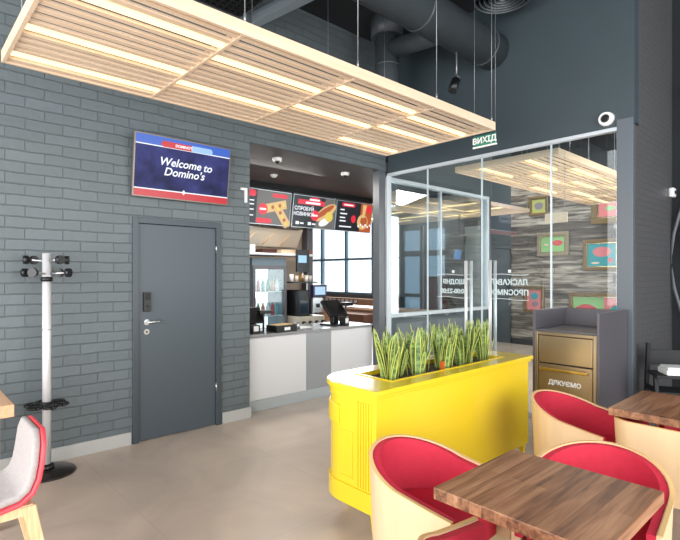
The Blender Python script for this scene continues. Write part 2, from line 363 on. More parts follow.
for x in (0, 1.15, 2.3, 3.45, 4.52): b.box((x, .02, .95), (x+.08, .12, 3.5))
for z in (.95, 2.0, 3.42): b.box((0, .03, z), (4.6, .11, z+.07))
b.build('window_frame', 'bluegrey', wn, .004); box('window_pane', (0, .065, .95), (4.6, .072, 3.5), 'glass', wn)
for k, (x0, x1) in enumerate(((-8.85, -8.1), (-8.05, -7.3))):
    d = struct(empty('door_%d' % (k+2), (x0, YB, 0)), label=('left' if not k else 'right') + ' leaf of the far glazed street door with a transom')
    wd = x1 - x0
    MB().box((0, 0, 0), (.09, .08, 2.85)).box((wd-.09, 0, 0), (wd, .08, 2.85)).box((0, 0, 2.75), (wd, .08, 2.85)).box((0, 0, 2.05), (wd, .08, 2.2)).box((0, 0, 0), (wd, .08, .2)).box((.09, .01, .95), (wd-.09, .07, 1.05)).build('door_frame', mat('dark_blue_frame', (62, 74, 86), .4), d, .003)
    box('door_pane', (.09, .035, .2), (wd-.09, .042, 2.75), glassmat('smoked_glass', (.42, .5, .56), .06, .5), d)
# glass front: side panels and double door
G = [(-4.545, -3.92), (-3.905, -3.13), (-3.115, -2.31), (-2.295, -1.67)]
def pane(name, x0, x1, label):
    o = struct(empty(name, (x0, YG, 0)), label=label); wd = x1 - x0
    MB().box((0, -.006, .02), (wd, .006, 2.92)).build('pane', 'glass', o)
    MB().box((0, -.02, 0), (wd, .02, .06)).build('bottom_rail', 'steel', o, .003)
    b = MB(); b.box((-.004, -.008, .06), (.0, .008, 2.92)); b.box((wd, -.008, .06), (wd+.004, .008, 2.92))
    b.build('edge_seal', mat('frosted_edge', (214, 226, 232), .4), o)
    return o
pane('window_3', *G[0], 'narrow fixed glass panel beside the counter post')
dl = pane('door_4', *G[1], 'left glass entrance leaf with a steel bar handle')
dr = pane('door_5', *G[2], 'right glass entrance leaf with reversed white lettering')
pane('window_4', *G[3], 'fixed glass panel behind the waste cabinet')
def barhandle(o, x):
    b = MB()
    for s in (-1, 1):
        b.cyl((x, s*.055, .32), (x, s*.055, 1.72), .018)
        for z in (.5, 1.5): b.cyl((x, 0, z), (x, s*.055, z), .009)
    b.build('bar_handle', mat('satin_bar', (214, 216, 218), .3, .35), o)
barhandle(dl, .6); barhandle(dr, .13)
W_ = mat('white_vinyl', (238, 240, 240), .6)
def wave(b, x0, x1, z, y=.008):
    n = 14; pts = [(x0 + (x1-x0)*i/n, y, z + .006*sin(i/n*2*pi)) for i in range(n+1)]; b.tube(pts, .0035, 5)
def door_text(o, cx, cz, lines, hw):
    b = MB(); wave(b, cx-hw, cx+hw, cz+.155); wave(b, cx-hw, cx+hw, cz-.125); b.box((cx-.02, .004, cz+.175), (cx+.015, .008, cz+.21)); b.build('sticker_border', W_, o)
    for i, (s, sz) in enumerate(lines):
        text('lettering', s, sz, W_, o, plane_mx((cx, .009, cz+.065-.115*i), (1, 0, 0), (0, 0, 1)), mirror=True, bold=.002)
door_text(dr, .34, 1.40, (('ЛАСКАВО', .088), ('ПРОСИМО', .084)), .22)
door_text(dl, .38, 1.40, (('ЩОДНЯ', .08), ('10:00-23:00', .08)), .24)

# kitchen shell
KX = -6.95
struct(box('ceiling_kitchen', (KX, 2.7, 2.99), (XW-.004, 7.3, 3.12), 'soffit'))
struct(box('wall_kitchen_back', (KX-.1, 2.7, 0), (KX, 5.45, 2.99), 'beige'))
struct(box('wall_kitchen_left', (KX, 2.7, 0), (XW-.25, 2.8, 2.99), 'lgrey'))
struct(MB().box((KX-.1, 5.45, 0), (KX+.15, 5.58, 2.99)).build('wall_kitchen_column', 'cab', bevel=.003), label='slim dark column beside the kitchen worktop')

# overhead
ad_ = empty('air_duct', (-2.98, 1.5, 4.12), label='large round dark grey duct with an upright branch under the ceiling above the lamp', cat='duct')
OFF = Vector((2.98, -1.5, -4.12))
b = MB(); b.cyl((-2.98, -3.0, 4.12), (-2.98, YG, 4.12), .2, n=32)
for y in (0, 1.25, 2.5, 3.75, 4.9): b.cyl((-2.98, y, 4.12), (-2.98, y+.03, 4.12), .207, n=32)
b.build('main_pipe', 'duct', ad_, loc=OFF)
b = MB(); b.cyl((-4.05, 4.5, 3.35), (-4.05, 4.5, 4.45), .145, n=28); b.cyl((-4.05, 4.5, 4.1), (-4.05, 4.5, 4.13), .152, n=28)
b.cyl((-4.05, 4.5, 4.45), (-4.05, 4.5, 4.7), .2, n=28); b.cyl((-4.05, 4.5, 3.3), (-4.05, 4.5, 3.35), .18, n=28); b.cyl((-4.05,4.5,4.3), (-2.98,4.5,4.2), .11, n=20)
b.build('branch_pipe', 'duct', ad_, loc=OFF)
dz = 4.36
df = empty('ceiling_diffuser', (-2.56, 4.6, dz), label='round ringed air diffuser high beside the duct end', cat='air vent')
b = MB()
for i in range(6):
    r = .29 - i*.048; b.lathe([(r, 0), (r, .03), (r-.03, .05), (r-.034, .05), (r-.006, 0)], mi=0, n=40, caps=False)
b.build('rings', 'duct', df)
MB().lathe([(.25, .05), (.25, .16), (.2, .19), (.2, H-dz)], n=32).build('neck', 'duct', df)
b = MB(); b.box((-.02, 0, 0), (.02, 2.6, .1)); b.box((-.05, 0, -.01), (.05, 2.6, .0)); b.box((-.05, 0, .1), (.05, 2.6, .11))
tag(b.build('ceiling_channel', mat('galvanised_paint', (140, 150, 158), .35, .3), loc=(-4.57, 2.93, 4.28), rot=(0, 0, R(-82))), 'grey metal ceiling channel above the far lamp edge', 'beam')
b = MB()
for i in range(23): b.box((0, i*.07, 0), (1.0, i*.07+.012, .05))
for i in range(15): b.box((i*.07, 0, 0), (i*.07+.012, 1.55, .05))
for i in range(4): b.cyl((.5, .1+i*.5, .05), (.5, .1+i*.5, H-4.3), .006, n=6)
tag(b.build('ceiling_grille', 'blackmat', loc=(-4.58, 1.2, 4.3)), 'black open mesh grille under the ceiling by the brick wall', 'grille')
sl = empty('hanging_spotlight', (-2.98, 4.4, 3.9), label='small black spotlight hanging on a rod below the round duct', cat='spotlight')
MB().cyl((0, 0, 0), (0, 0, -.26), .008, n=8).build('rod', 'cable', sl)
MB().box((-.03, -.03, -.3), (.03, .03, -.25)).build('bracket', 'steel', sl, .004)
MB().cyl((.0, .0, -.29), (-.02, -.05, -.42), .045, .05, n=18).build('lamp_head', 'black', sl)

# slatted lamps ------------------------------------------------
def slat_lamp(loc, mods, strips, label, Lm=.895, W=1.36, cables=None, rz=0, pitch_n=15, ext=0):
    o = empty('slatted_pendant_lamp', loc, rz, label=label, cat='pendant lamp', group='slatted wooden pendant lamps')
    Ln = mods*Lm; hb = .075
    for x in (0, W-.025): box('side_board', (x, -ext, 0), (x+.025, Ln, hb), 'lamp', o, .002)
    for y in (-ext, Ln-.025): box('end_board', (.025, y, 0), (W-.025, y+.025, hb), 'lamp', o, .002)
    for i in range(1, mods): box('cross_bar', (.025, i*Lm-.011, .004), (W-.025, i*Lm+.011, hb-.01), 'lamp', o, .002)
    p = (W-.05)/pitch_n; sl = MB()
    for i in range(mods):
        y0 = (.025-ext if i == 0 else i*Lm+.011); y1 = (Ln-.025 if i == mods-1 else (i+1)*Lm-.011)
        for k in range(pitch_n):
            x = .025 + p*(k+.5)
            if k in strips[i % len(strips)]:
                s = MB(); s.box((x-.02, y0, .01), (x+.02, y1, .03)); s.build('led_strip', 'led', o)
                box('strip_housing', (x-.026, y0, .03), (x+.026, y1, .06), 'lamp', o)
            else:
                mx = Matrix.Translation((x, 0, .017)) @ Matrix.Rotation(R(0), 4, 'Y')
                sl.box((-.02, y0, -.009), (.02, y1, .009), mx=mx)
    sl.build('slats', 'lamp', o)
    for i in range(mods+1):
        for x in (.012, W-.012):
            b = MB(); b.cyl((x, min(max(i*Lm, .05), Ln-.05), hb), (x, min(max(i*Lm, .05), Ln-.05), hb+.05), .008, n=8, mi=0)
            b.cyl((x, min(max(i*Lm, .05), Ln-.05), hb+.05), (x, min(max(i*Lm, .05), Ln-.05), H-loc[2]), .0028, n=6)
            b.build('suspension_cable', 'cable', o)
    return o
S4 = [(1, 6, 12), (4, 10), (6, 12), (1, 7, 11)]
slat_lamp((-3.75, .58, 2.9), 4, S4, 'large pale slatted wooden lamp hanging over the floor in front of the glass', ext=.06)
slat_lamp((-3.75, 5.5, 2.9), 5, [(3, 10), (6, 12), (1, 8), (4, 11)], 'pale slatted wooden lamp hanging behind the glass front before the plank wall')
slat_lamp((-4.95, 7.7, 2.88), 4, [(2, 8), (5, 11)], 'slatted wooden lamp seen edge on through the inner window', rz=R(90), W=2.3)
# exit sign
ex = empty('exit_sign', (-2.665, 4.22, 2.80), label='small green exit sign under the corner of the slatted lamp', cat='sign')
MB().box((0, 0, .0), (.245, .008, .10)).build('sign_panel', mat('green_acrylic', (38, 122, 104), .3), ex)
MB().box((-.004, -.004, -.014), (.249, .012, .0)).build('edge_rail', 'white', ex)
text('lettering', 'ВИХІД', .078, 'white', ex, plane_mx((.122, -.0025, .05), (1, 0, 0), (0, 0, 1)), bold=.002)
for x in (.01, .235): MB().cyl((x, .004, .1), (x, .004, H-2.8), .002, n=6).build('cord', 'cable', ex)
# dome cameras, detectors, downlights on soffit
def dome(loc, label, r=.06, cat='security camera'):
    o = empty('dome_camera', loc, label=label, cat=cat)
    MB().lathe([(r, 0), (r, -.035), (r*.85, -.05), (r*.6, -.052)], n=24).build('housing', 'white', o)
    MB().ball((0, 0, -.05), r*.58, 16).build('dome', 'black', o)
dome((-4.97, 3.51, 3.0), 'white dome camera on the dark soffit nearest the brick wall')
dome((-5.04, 4.72, 3.0), 'white dome camera on the dark soffit nearest the dark post')
o = tag(MB().lathe([(.055, 0), (.055, -.02), (.03, -.05), (.0, -.05)], n=24).build('smoke_detector', 'white', loc=(-5.83, 4.06, 3.0)), 'white smoke detector on the dark soffit above the menu screens', 'smoke detector')
for (x, y, l) in ((-5.3, 3.55, 'round recessed downlight in the soffit beside the first dome camera'), (-5.3, 4.5, 'round recessed downlight in the middle of the dark soffit')):
    o = empty('downlight', (x, y, 3.0), label=l, cat='ceiling light', group='kitchen soffit downlights')
    MB().lathe([(.075, 0), (.08, -.008), (.05, -.01), (.048, 0)], n=24, caps=False).build('trim_ring', 'cab', o)
    MB().lathe([(.0, -.004), (.048, -.005)], n=24, caps=False).build('lens', emis('downlight_lens', (255, 240, 215), 2.2), o)
o = empty('wall_camera', (-1.76, YG, 3.06), label='round white camera on the dark wall above the glass front', cat='security camera')
MB().cyl((0, 0, 0), (0, -.05, 0), .075, .06, 28).build('housing', 'white', o)
MB().cyl((0, -.05, 0), (0, -.062, 0), .04, .028, 20).build('lens', 'black', o)
o = empty('wall_sensor', (-1.52, 6.3, 2.45), label='small white sensor on the dark side wall at the right', cat='sensor')
MB().box((0, -.06, -.05), (.05, .06, .05)).build('housing', 'white', o, .015); MB().cyl((.05, 0, 0), (.056, 0, 0), .02).build('lens', 'black', o)
o = tag(MB().box((0, 0, 0), (.03, .075, .025)).box((0, .05, -.13), (.03, .075, 0)).build('wall_bracket', 'white', loc=(XW, 2.765, 2.46), bevel=.003), 'white hook-shaped bracket on the brick wall beside the menu screens', 'bracket')
b = MB()
for k, (x, y) in enumerate(((-1.40, 6.33), (-1.32, 6.35))):
    b.tube([(x+.12*sin(i*.5+k), y, 3.6-i*.2) for i in range(16)], .018, 8)
tag(b.build('hanging_hose', mat('grey_hose', (90, 94, 98), .5)), 'grey hoses hanging on the black wall at the right edge', 'hose')

# wall tv -------------------------------------------------------
tv = empty('wall_television', (XW, 2.095, 2.555), label='wall television with a welcome message above the grey door', cat='television')
tilt = plane_mx((.10, 0, 0), (0, 1, 0), (sin(R(7)), 0, cos(R(7))))
def on(mx, mb, name, mats, parent, bevel=0):
    mb.v = [tuple(mx @ Vector(v)) for v in mb.v]; return mb.build(name, mats, parent, bevel)
# plane_mx normal = right x up = y x z = +x
on(tilt, MB().box((-.485, -.29, -.035), (.485, .29, 0)), 'casing', mat('tv_bezel', (120, 110, 104), .3, .4), tv, .004)
on(tilt, MB().box((-.25, -.15, -.09), (.25, .15, -.035)), 'rear_housing', 'black', tv)
box('wall_mount', (0, -.15, -.1), (.06, .15, .1), 'black', tv)
def chalk():
    m, N, L, p = newmat('chalk_blue_screen'); tc = N.new('ShaderNodeTexCoord'); n = N.new('ShaderNodeTexNoise'); n.inputs['Scale'].default_value = 5; n.inputs['Detail'].default_value = 6
    L.new(tc.outputs['Object'], n.inputs[0]); r = N.new('ShaderNodeValToRGB'); r.color_ramp.elements[0].position = .3; r.color_ramp.elements[1].position = .75
    r.color_ramp.elements[0].color = lin((20, 22, 66)); r.color_ramp.elements[1].color = lin((66, 72, 140)); L.new(n.outputs['Fac'], r.inputs[0])
    p.inputs['Base Color'].default_value = (0, 0, 0, 1); p.inputs['Roughness'].default_value = .45; p.inputs['Specular IOR Level'].default_value = .2
    L.new(r.outputs[0], p.inputs['Emission Color']); p.inputs['Emission Strength'].default_value = .75; return m
sc_w = emis('screen_white', (240, 244, 250), .85); sc_r = emis('screen_red', (205, 32, 44), .75); sc_b = emis('screen_blue', (48, 98, 200), .75); sc_lb = emis('screen_light_blue', (160, 200, 245), .75)
b = MB(); e = .001
def q(b, x0, y0, x1, y1, z, mi): b.add([(x0,y0,z),(x1,y0,z),(x1,y1,z),(x0,y1,z)], [(0,1,2,3)], mi)
q(b, -.472, -.277, .472, .277, e, 0); q(b, -.472, .195, .472, .277, 2*e, 1); q(b, -.472, .186, .472, .195, 2*e, 2)
q(b, -.472, -.277, .472, -.215, 2*e, 3); q(b, -.472, -.215, .472, -.205, 2*e, 2)
def pill(b, x0, x1, y0, y1, z, mi, l=True, r=True):
    rr = (y1-y0)/2; cy = (y0+y1)/2; pts = []
    if l: pts += [(x0+rr-rr*sin(pi*i/8), cy+rr*cos(pi*i/8)) for i in range(9)]
    else: pts += [(x0, y1), (x0, y0)]
    if r: pts += [(x1-rr+rr*sin(pi*i/8), cy-rr*cos(pi*i/8)) for i in range(9)]
    else: pts += [(x1, y0), (x1, y1)]
    b.add([(x, y, z) for x, y in pts], [tuple(range(len(pts)))], mi)
pill(b, -.24, .06, .19, .245, 3*e, 3, r=False); pill(b, .06, .28, .19, .245, 3*e, 4, l=False)
b.add([(.0,-.235,3*e),(.02,-.21,3*e),(.0,-.185,3*e),(-.02,-.21,3*e)], [(0,1,2,3)], 2)
on(tilt, b, 'screen', [chalk(), sc_b, sc_w, sc_r, sc_lb], tv)
text('lettering', 'Welcome', .105, sc_w, tv, tilt @ Matrix.Translation((-.045, .055, .003)), depth=.0005, shear=.25, bold=.0015)
text('lettering', 'to', .105, sc_w, tv, tilt @ Matrix.Translation((.235, .05, .003)), depth=.0005, shear=.25, bold=.0015)
text('lettering', "Domino's", .105, sc_w, tv, tilt @ Matrix.Translation((-.0, -.035, .003)), depth=.0005, shear=.25, bold=.0015)
text('lettering', "DOMINO'S", .035, sc_w, tv, tilt @ Matrix.Translation((-.02, .217, .005)), depth=.0005, bold=.001)

# menu screens --------------------------------------------------
sd = emis('menu_dark', (26, 30, 38), .8); sfood = emis('menu_dough', (218, 180, 120), .8); sbrown = emis('menu_sausage', (176, 86, 46), .8); sgrey = emis('menu_board_grey', (120, 116, 112), .6); syel = emis('menu_cheese', (226, 200, 90), .8); smr = emis('menu_red', (214, 36, 60), .9)
SM = [sd, sfood, sbrown, sgrey, syel, smr, sc_w]
def disc(b, cx, cy, rx, ry, z, mi, a=0, n=18):
    b.add([(cx+rx*cos(t)*cos(a)-ry*sin(t)*sin(a), cy+rx*cos(t)*sin(a)+ry*sin(t)*cos(a), z) for t in [2*pi*i/n for i in range(n)]], [tuple(range(n))], mi)
def menu(y, kind, label):
    o = empty('menu_screen', (-6.5, y, 2.62), label=label, cat='menu screen', group='menu screens above the kitchen')
    mx = plane_mx((0, 0, 0), (0, 1, 0), (sin(R(8)), 0, cos(R(8))))
    on(mx, MB().box((-.46, -.275, -.05), (.46, .275, 0)), 'casing', 'alu', o, .003)
    b = MB(); q(b, -.45, -.262, .45, .262, e, 0)
    if kind == 0:
        q(b, -.2, -.262, .45, .262, 1.5*e, 3)
        pill(b, -.44, -.22, .15, .25, 3*e, 5); pill(b, .08, .38, .17, .23, 3*e, 5)
        for (cx, cy, a) in ((.17, .03, .25), (.3, -.12, -.9)):
            b.add([(cx+dx*cos(a)-dy*sin(a), cy+dx*sin(a)+dy*cos(a), 2*e) for dx, dy in ((-.2,-.07),(.2,-.07),(.2,.07),(-.2,.07))], [(0,1,2,3)], 1)
            for t in range(-2, 3): disc(b, cx+t*.07*cos(a), cy+t*.07*sin(a), .028, .03, 3*e, 2 if t % 2 else 4, a)
        disc(b, -.08, -.03, .09, .09, 4*e, 5); q(b, -.14, -.045, -.02, -.015, 5*e, 6)
        pill(b, -.2, .1, -.25, -.17, 3*e, 5)
        for z in (.08, .02, -.06, -.15): q(b, -.42, z, -.25, z+.018, 3*e, 6)
    elif kind == 1:
        b.add([(.02,-.262,2*e),(.45,-.262,2*e),(.45,.262,2*e),(.25,.262,2*e)], [(0,1,2,3)], 3)
        disc(b, .26, .02, .27, .1, 2.5*e, 1, .55); disc(b, .23, .03, .25, .05, 3*e, 2, .55); disc(b, .34, -.05, .09, .09, 3.2*e, 4); disc(b, .24, -.15, .13, .06, 3*e, 6, .4)
        q(b, -.36, .12, .22, .2, 3*e, 5); disc(b, 0, .2, .14, .055, 3.5*e, 5); q(b, -.12, .195, .1, .225, 4*e, 6); q(b, -.2, .135, .12, .17, 4*e, 6)
        disc(b, .02, -.05, .09, .09, 4*e, 5); q(b, -.04, -.065, .08, -.035, 5*e, 6)
        for x in (-.38, -.12): q(b, x, -.22, x+.07, -.17, 3*e, 6); q(b, x+.09, -.21, x+.17, -.185, 3*e, 6)
    else:
        q(b, .15, -.262, .45, .262, 1.5*e, 2); disc(b, .22, -.08, .14, .14, 2*e, 1); disc(b, .25, -.06, .09, .09, 2.5*e, 2); b.add([(.2,.0,3*e),(.26,0,3*e),(.3,.24,3*e),(.2,.24,3*e)], [(0,1,2,3)], 1)
        pill(b, -.33, -.0, .17, .24, 3*e, 5); q(b, -.28, .19, -.05, .215, 4*e, 6); disc(b, .36, .16, .07, .07, 3*e, 5); disc(b, -.02, -.04, .06, .07, 3*e, 5)
        for z, l in ((.1, .1), (.03, .17), (-.04, .13), (-.1, .15), (-.2, .3)): q(b, -.36, z, -.36+l, z+.022, 3*e, 6)
        for t in range(6): disc(b, .12+.06*t, -.16+.03*(t % 2), .02, .02, 3*e, 6)
    on(mx, b, 'screen', SM, o)
    if kind == 1:
        for zz, ss in ((.045, 'СПРОБУЙ'), (-.045, 'НОВИНКУ!')): text('lettering', ss, .085, sc_w, o, mx @ Matrix.Translation((-.22, zz, .004)), depth=.0005, bold=.0015)
    for yy in (-.3, .3): MB().cyl((-.06, yy, .2), (-.06, yy, .28), .012, n=8).build('ceiling_bracket', 'black', o)
menu(4.4, 0, 'left menu screen with pizza slices beside the brick wall')
menu(5.36, 1, 'middle menu screen with a large sandwich and white headline')
menu(6.32, 2, 'right menu screen with a price list and a drink')
tag(MB().box((-6.6, 3.9, 2.9), (-6.4, 6.8, 2.995)).build('screen_rail', 'black'), 'black mounting rail above the three menu screens', 'rail')

# ---------------------------------------------------------------- order counter
ct = empty('order_counter', (-4.74, 2.96, 0), label='long order counter with pale panels and a grey worktop in the wall opening', cat='counter')
box('body', (-.55, .0, .12), (-.012, 2.0, .84), 'whitepanel', ct)
box('front_panel', (-.012, .01, .13), (.006, .82, .83), 'whitepanel', ct, .003)
tag(box('front_panel', (-.012, .825, .13), (.004, 1.225, .83), 'greypanel', ct, .003), 'grey metal middle panel')
box('front_panel', (-.012, 1.23, .13), (.006, 1.98, .83), 'whitepanel', ct, .003)
box('plinth', (-.5, 0, 0), (-.0, 1.98, .125), 'plinth', ct, .003)
box('worktop', (-.62, -.0, .84), (.025, 1.985, .87), 'worktop', ct, .004)
# POS terminals
def pos(loc, rz, label, arm=True):
    o = empty('cash_register', loc, rz, label=label, cat='till')
    MB().box((-.12, -.13, 0), (.12, .13, .02)).box((-.03, -.05, .02), (.03, .05, .14)).build('stand', 'black', o, .008)
    mx = Matrix.Translation((0, 0, .2)) @ Matrix.Rotation(R(-38), 4, 'Y')
    s = MB().box((-.02, -.17, -.11), (.015, .17, .11)); s.v = [tuple(mx @ Vector(v)) for v in s.v]; s.build('touch_screen', 'black', o, .006)
    s = MB().box((-.0212, -.15, -.09), (-.0205, .15, .09)); s.v = [tuple(mx @ Vector(v)) for v in s.v]; s.build('display', emis('till_display', (60, 70, 84), .5), o)
    MB().cyl((.05, .17, 0), (.05, .17, .22), .012).box((.0, .11, .22), (.09, .27, .26)).build('customer_display', 'black', o, .006)
    MB().box((.09, -.02, .0), (.17, .07, .1)).box((.171, -.01, .03), (.173, .05, .09), 1).build('card_reader', ['black', 'white'], o, .006)
    return o
pos((-4.98, 4.46, .87), R(12), 'black till with card reader near the right end of the counter').scale = (1.15,) * 3
pos((-5.0, 3.12, .87), R(-8), 'black till on the counter beside the brick wall')
o = empty('counter_tray', (-4.86, 3.5, .87), R(4), label='low black tray with a white label on the counter', cat='tray')
MB().box((-.1, -.16, 0), (.1, .16, .012)).box((-.1, -.16, .012), (-.09, .16, .08)).box((.09, -.16, .012), (.1, .16, .08)).box((-.09, -.16, .012), (.09, -.15, .08)).box((-.09, .15, .012), (.09, .16, .08)).build('bin', 'black', o, .003)
MB().box((.1, -.04, .02), (.102, .05, .055)).build('label', 'white', o)
b = MB()
for i in range(9): b.box((-.08+.018*i, -.13, .012), (-.07+.018*i, .12, .085))
b.build('sachets', mat('kraft_paper', (196, 168, 120), .8), o)
tag(MB().box((0, 0, 0), (.2, .28, .006)).build('leaflet_stack', 'white', loc=(-5.1, 3.75, .87), rot=(0, 0, .2)), 'stack of white paper leaflets lying on the counter', 'paper')
tag(MB().cyl((0,0,0),(0,0,.09),.035,.03).build('napkin_cup', 'steel', loc=(-4.92, 3.78, .87)), 'small steel cup on the counter beside the tray', 'cup')
# back worktop
bc = empty('back_counter', (-6.1, 4.74, 0), label='pale back worktop carrying the coffee machine', cat='counter')
box('cabinet', (-.5, .0, 0), (.05, .54, .66), 'whitepanel', bc, .003); box('top', (-.52, -.01, .66), (.08, .55, .69), 'steel', bc, .003)
ov = empty('burner_unit', (-6.2, 4.74, .69), label='steel unit with round knobs below the coffee machine', cat='oven')
box('body', (-.3, 0, 0), (.12, .5, .2), 'hood', ov, .005)
for y in (.06, .19, .32, .45): MB().cyl((.12, y, .1), (.15, y, .1), .035, .03).cyl((.15, y, .1), (.17, y, .1), .01, mi=1).build('knob', ['black', 'steel'], ov)
cm = empty('coffee_machine', (-6.2, 4.76, .89), label='black and steel coffee machine with a tilted screen', cat='coffee machine')
box('body', (-.28, .0, 0), (.05, .22, .42), 'black', cm, .01); box('brew_unit', (-.2, .23, .03), (.12, .44, .3), 'steel', cm, .012)
MB().cyl((.13, .33, .2), (.13, .33, .14), .03).box((.1, .27, .04), (.2, .4, .06)).build('spout', 'black', cm)
MB().box((.04, .24, .3), (.12, .52, .5)).box((.1205, .27, .34), (.122, .49, .47), 1).build('screen', [mat('violet_black', (30, 26, 60), .3), emis('machine_display', (170, 205, 235), .8)], cm, .006)
box('window', (.0505, .03, .05), (.053, .19, .25), mat('dark_glass', (30, 44, 56), .1), cm)
# fridge
fr = empty('display_fridge', (-6.4, 4.06, 0), label='glass-door drinks fridge behind the counter', cat='fridge')
MB().box((-.5, 0, .0), (-.47, .63, 1.82)).box((-.47, 0, 0), (0, .03, 1.82)).box((-.47, .6, 0), (0, .63, 1.82)).box((-.47, .03, 1.68), (0, .6, 1.82)).box((-.47, .03, 0), (0, .6, .2)).build('cabinet', mat('fridge_grey', (92, 108, 118), .4), fr, .004)
box('back_light', (-.465, .04, .22), (-.455, .59, 1.66), emis('fridge_light', (232, 246, 250), 1.4), fr)
dd = MB().box((0, 0, .2), (.03, .045, 1.7)).box((0, .585, .2), (.03, .63, 1.7)).box((0, .045, 1.64), (.03, .585, 1.7)).box((0, .045, .2), (.03, .585, .26)).build('door', 'cab', fr, .004)
box('door_pane', (.012, .045, .26), (.016, .585, 1.64), 'glasst', dd); MB().cyl((.05, .03, .8), (.05, .03, 1.3), .01).build('handle', 'steel', dd)
for z in (.55, .9, 1.28): box('shelf', (-.45, .035, z), (-.02, .595, z+.012), 'alulight', fr)
cols = [(196, 120, 90), (90, 150, 160), (214, 214, 220), (60, 130, 90), (170, 60, 60)]
btm = [mat('bottle_%d' % i, c, .25) for i, c in enumerate(cols)]
k = 0
for zi, z in enumerate((.562, .912, 1.292)):
    for i in range(6):
        o = MB().lathe([(.0, 0), (.028, 0), (.03, .02), (.03, .13), (.012, .17), (.012, .2), (.0, .2)], n=12).build('bottle', btm[(i*2+zi) % 5], loc=(-6.5, 4.14+i*.09, z))
        tag(o, 'small drink bottle standing inside the glass-door fridge', 'bottle', 'drink bottles in the fridge')
# hood, shelf, boxes
hd = empty('extractor_hood', (-6.9, 3.0, 2.02), label='sloping steel extractor hood below the menu screens', cat='extractor hood')
b = MB(); b.add([(0,0,.3),(0,2.2,.3),(.3,2.2,.3),(.3,0,.3),(0,0,0),(0,2.2,0),(.12,2.2,0),(.12,0,0)], [(0,1,2,3),(7,6,5,4),(3,2,6,7),(0,3,7,4),(1,5,6,2),(0,4,5,1)]); b.build('canopy', 'hood', hd)
MB().cyl((.31, .1, .29), (.31, 2.1, .29), .012).build('rail', 'steel', hd)
for y in (1.25, 1.6, 1.95): MB().cyl((.29, y+.1, .31), (.14, y-.12, .02), .008).build('strut', mat('warm_rod', (240, 200, 150), .3, .5), hd)
sh = empty('steel_shelf', (-6.85, 3.0, 1.86), label='long steel shelf above the fridge holding flat boxes', cat='shelf')
box('board', (0, 0, 0), (.5, 2.25, .035), 'alulight', sh, .003); box('edge_stop', (.47, 1.0, .035), (.5, 1.08, .15), 'white', sh)
for i, (y, c, l) in enumerate(((4.25, (70, 34, 26), 'flat dark brown box on the steel shelf above the fridge'), (4.62, (214, 190, 160), 'pale flat carton in the middle of the steel shelf'), (4.95, (150, 84, 52), 'reddish flat carton at the right end of the steel shelf'))):
    tag(MB().box((0, 0, 0), (.3, .28, .06)).box((-.005, -.005, .045), (.305, .285, .062)).build('flat_carton', mat('carton_%d' % i, c, .7), loc=(-6.72, y, 1.896), bevel=.002), l, 'carton')
mo = empty('kitchen_monitor', (-6.32, 4.85, 1.6), label='small dark order monitor mounted above the coffee machine', cat='monitor')
MB().box((-.03, 0, 0), (0, .26, .36)).box((.0005, .03, .15), (.002, .2, .27), 1).build('screen', ['black', emis('monitor_blue', (150, 196, 230), .9)], mo, .004)
MB().cyl((-.02, .13, -.16), (-.02, .13, 0), .014).build('pole', 'steel', mo)
sf = empty('cup_shelf', (-6.35, 4.74, 1.42), label='narrow shelf of cups above the coffee machine', cat='shelf')
box('board', (-.2, 0, 0), (.08, .5, .02), 'black', sf); MB().box((-.2, .0, -.54), (-.18, .02, 0)).box((-.2, .48, -.54), (-.18, .5, 0)).build('bracket', 'steel', sf)
for i, (y, c, l, hh) in enumerate(((4.79, (236, 236, 234), 'stack of white cups at the left end of the cup shelf', .12), (4.89, (214, 196, 180), 'beige cup stack on the cup shelf', .1), (5.0, (226, 160, 60), 'orange carton cup on the cup shelf', .13), (5.09, (240, 238, 232), 'white cup beside the orange one on the shelf', .11), (5.17, (200, 190, 180), 'grey cup at the right end of the cup shelf', .1))):
    tag(MB().lathe([(.0, 0), (.028, 0), (.038, hh), (.034, hh), (.025, .006), (0, .006)], n=16).build('paper_cup', mat('cup_%d' % i, c, .5), loc=(-6.38, y, 1.44)), l, 'cup')
# hall benches beyond
bn = empty('wall_bench', (-12.6, 9.75, 0), label='long brown upholstered bench under the far facade window', cat='bench')
box('seat', (0, -.25, .18), (3.2, .4, .47), 'brown', bn, .03); box('backrest', (0, .4, .2), (3.2, .6, .86), 'woodmid', bn, .03); box('plinth', (.05, -.18, 0), (3.15, .5, .18), 'blackmat', bn)
b = MB(); b.box((.05, .395, .6), (2.3, .399, .85))
for i in range(12):
    for j in range(2): b.box((.06+i*.185+j*.06, .385, .61+j*.12), (.18+i*.185+j*.06, .397, .7+j*.12), 1)
b.build('pattern_band', ['brown', 'white'], bn)
t = empty('cafe_table', (-9.6, 8.7, 0), label='brown cafe table in the hall behind the right till', cat='table')
box('top', (-.9, -.3, .7), (.35, .3, .75), 'woodmid', t, .004); MB().cyl((-.3, 0, 0), (-.3, 0, .7), .04).cyl((-.3, 0, 0), (-.3, 0, .02), .28).build('pedestal', 'blackmat', t)
kb = empty('half_partition', (-9.2, 7.0, 0), label='low brown wooden partition in the hall behind the counter', cat='partition')
box('panel', (-1.6, 0, 0), (.3, .06, .82), 'brown', kb, .004); box('cap', (-1.62, -.02, .82), (.32, .08, .86), 'woodmid', kb, .004)
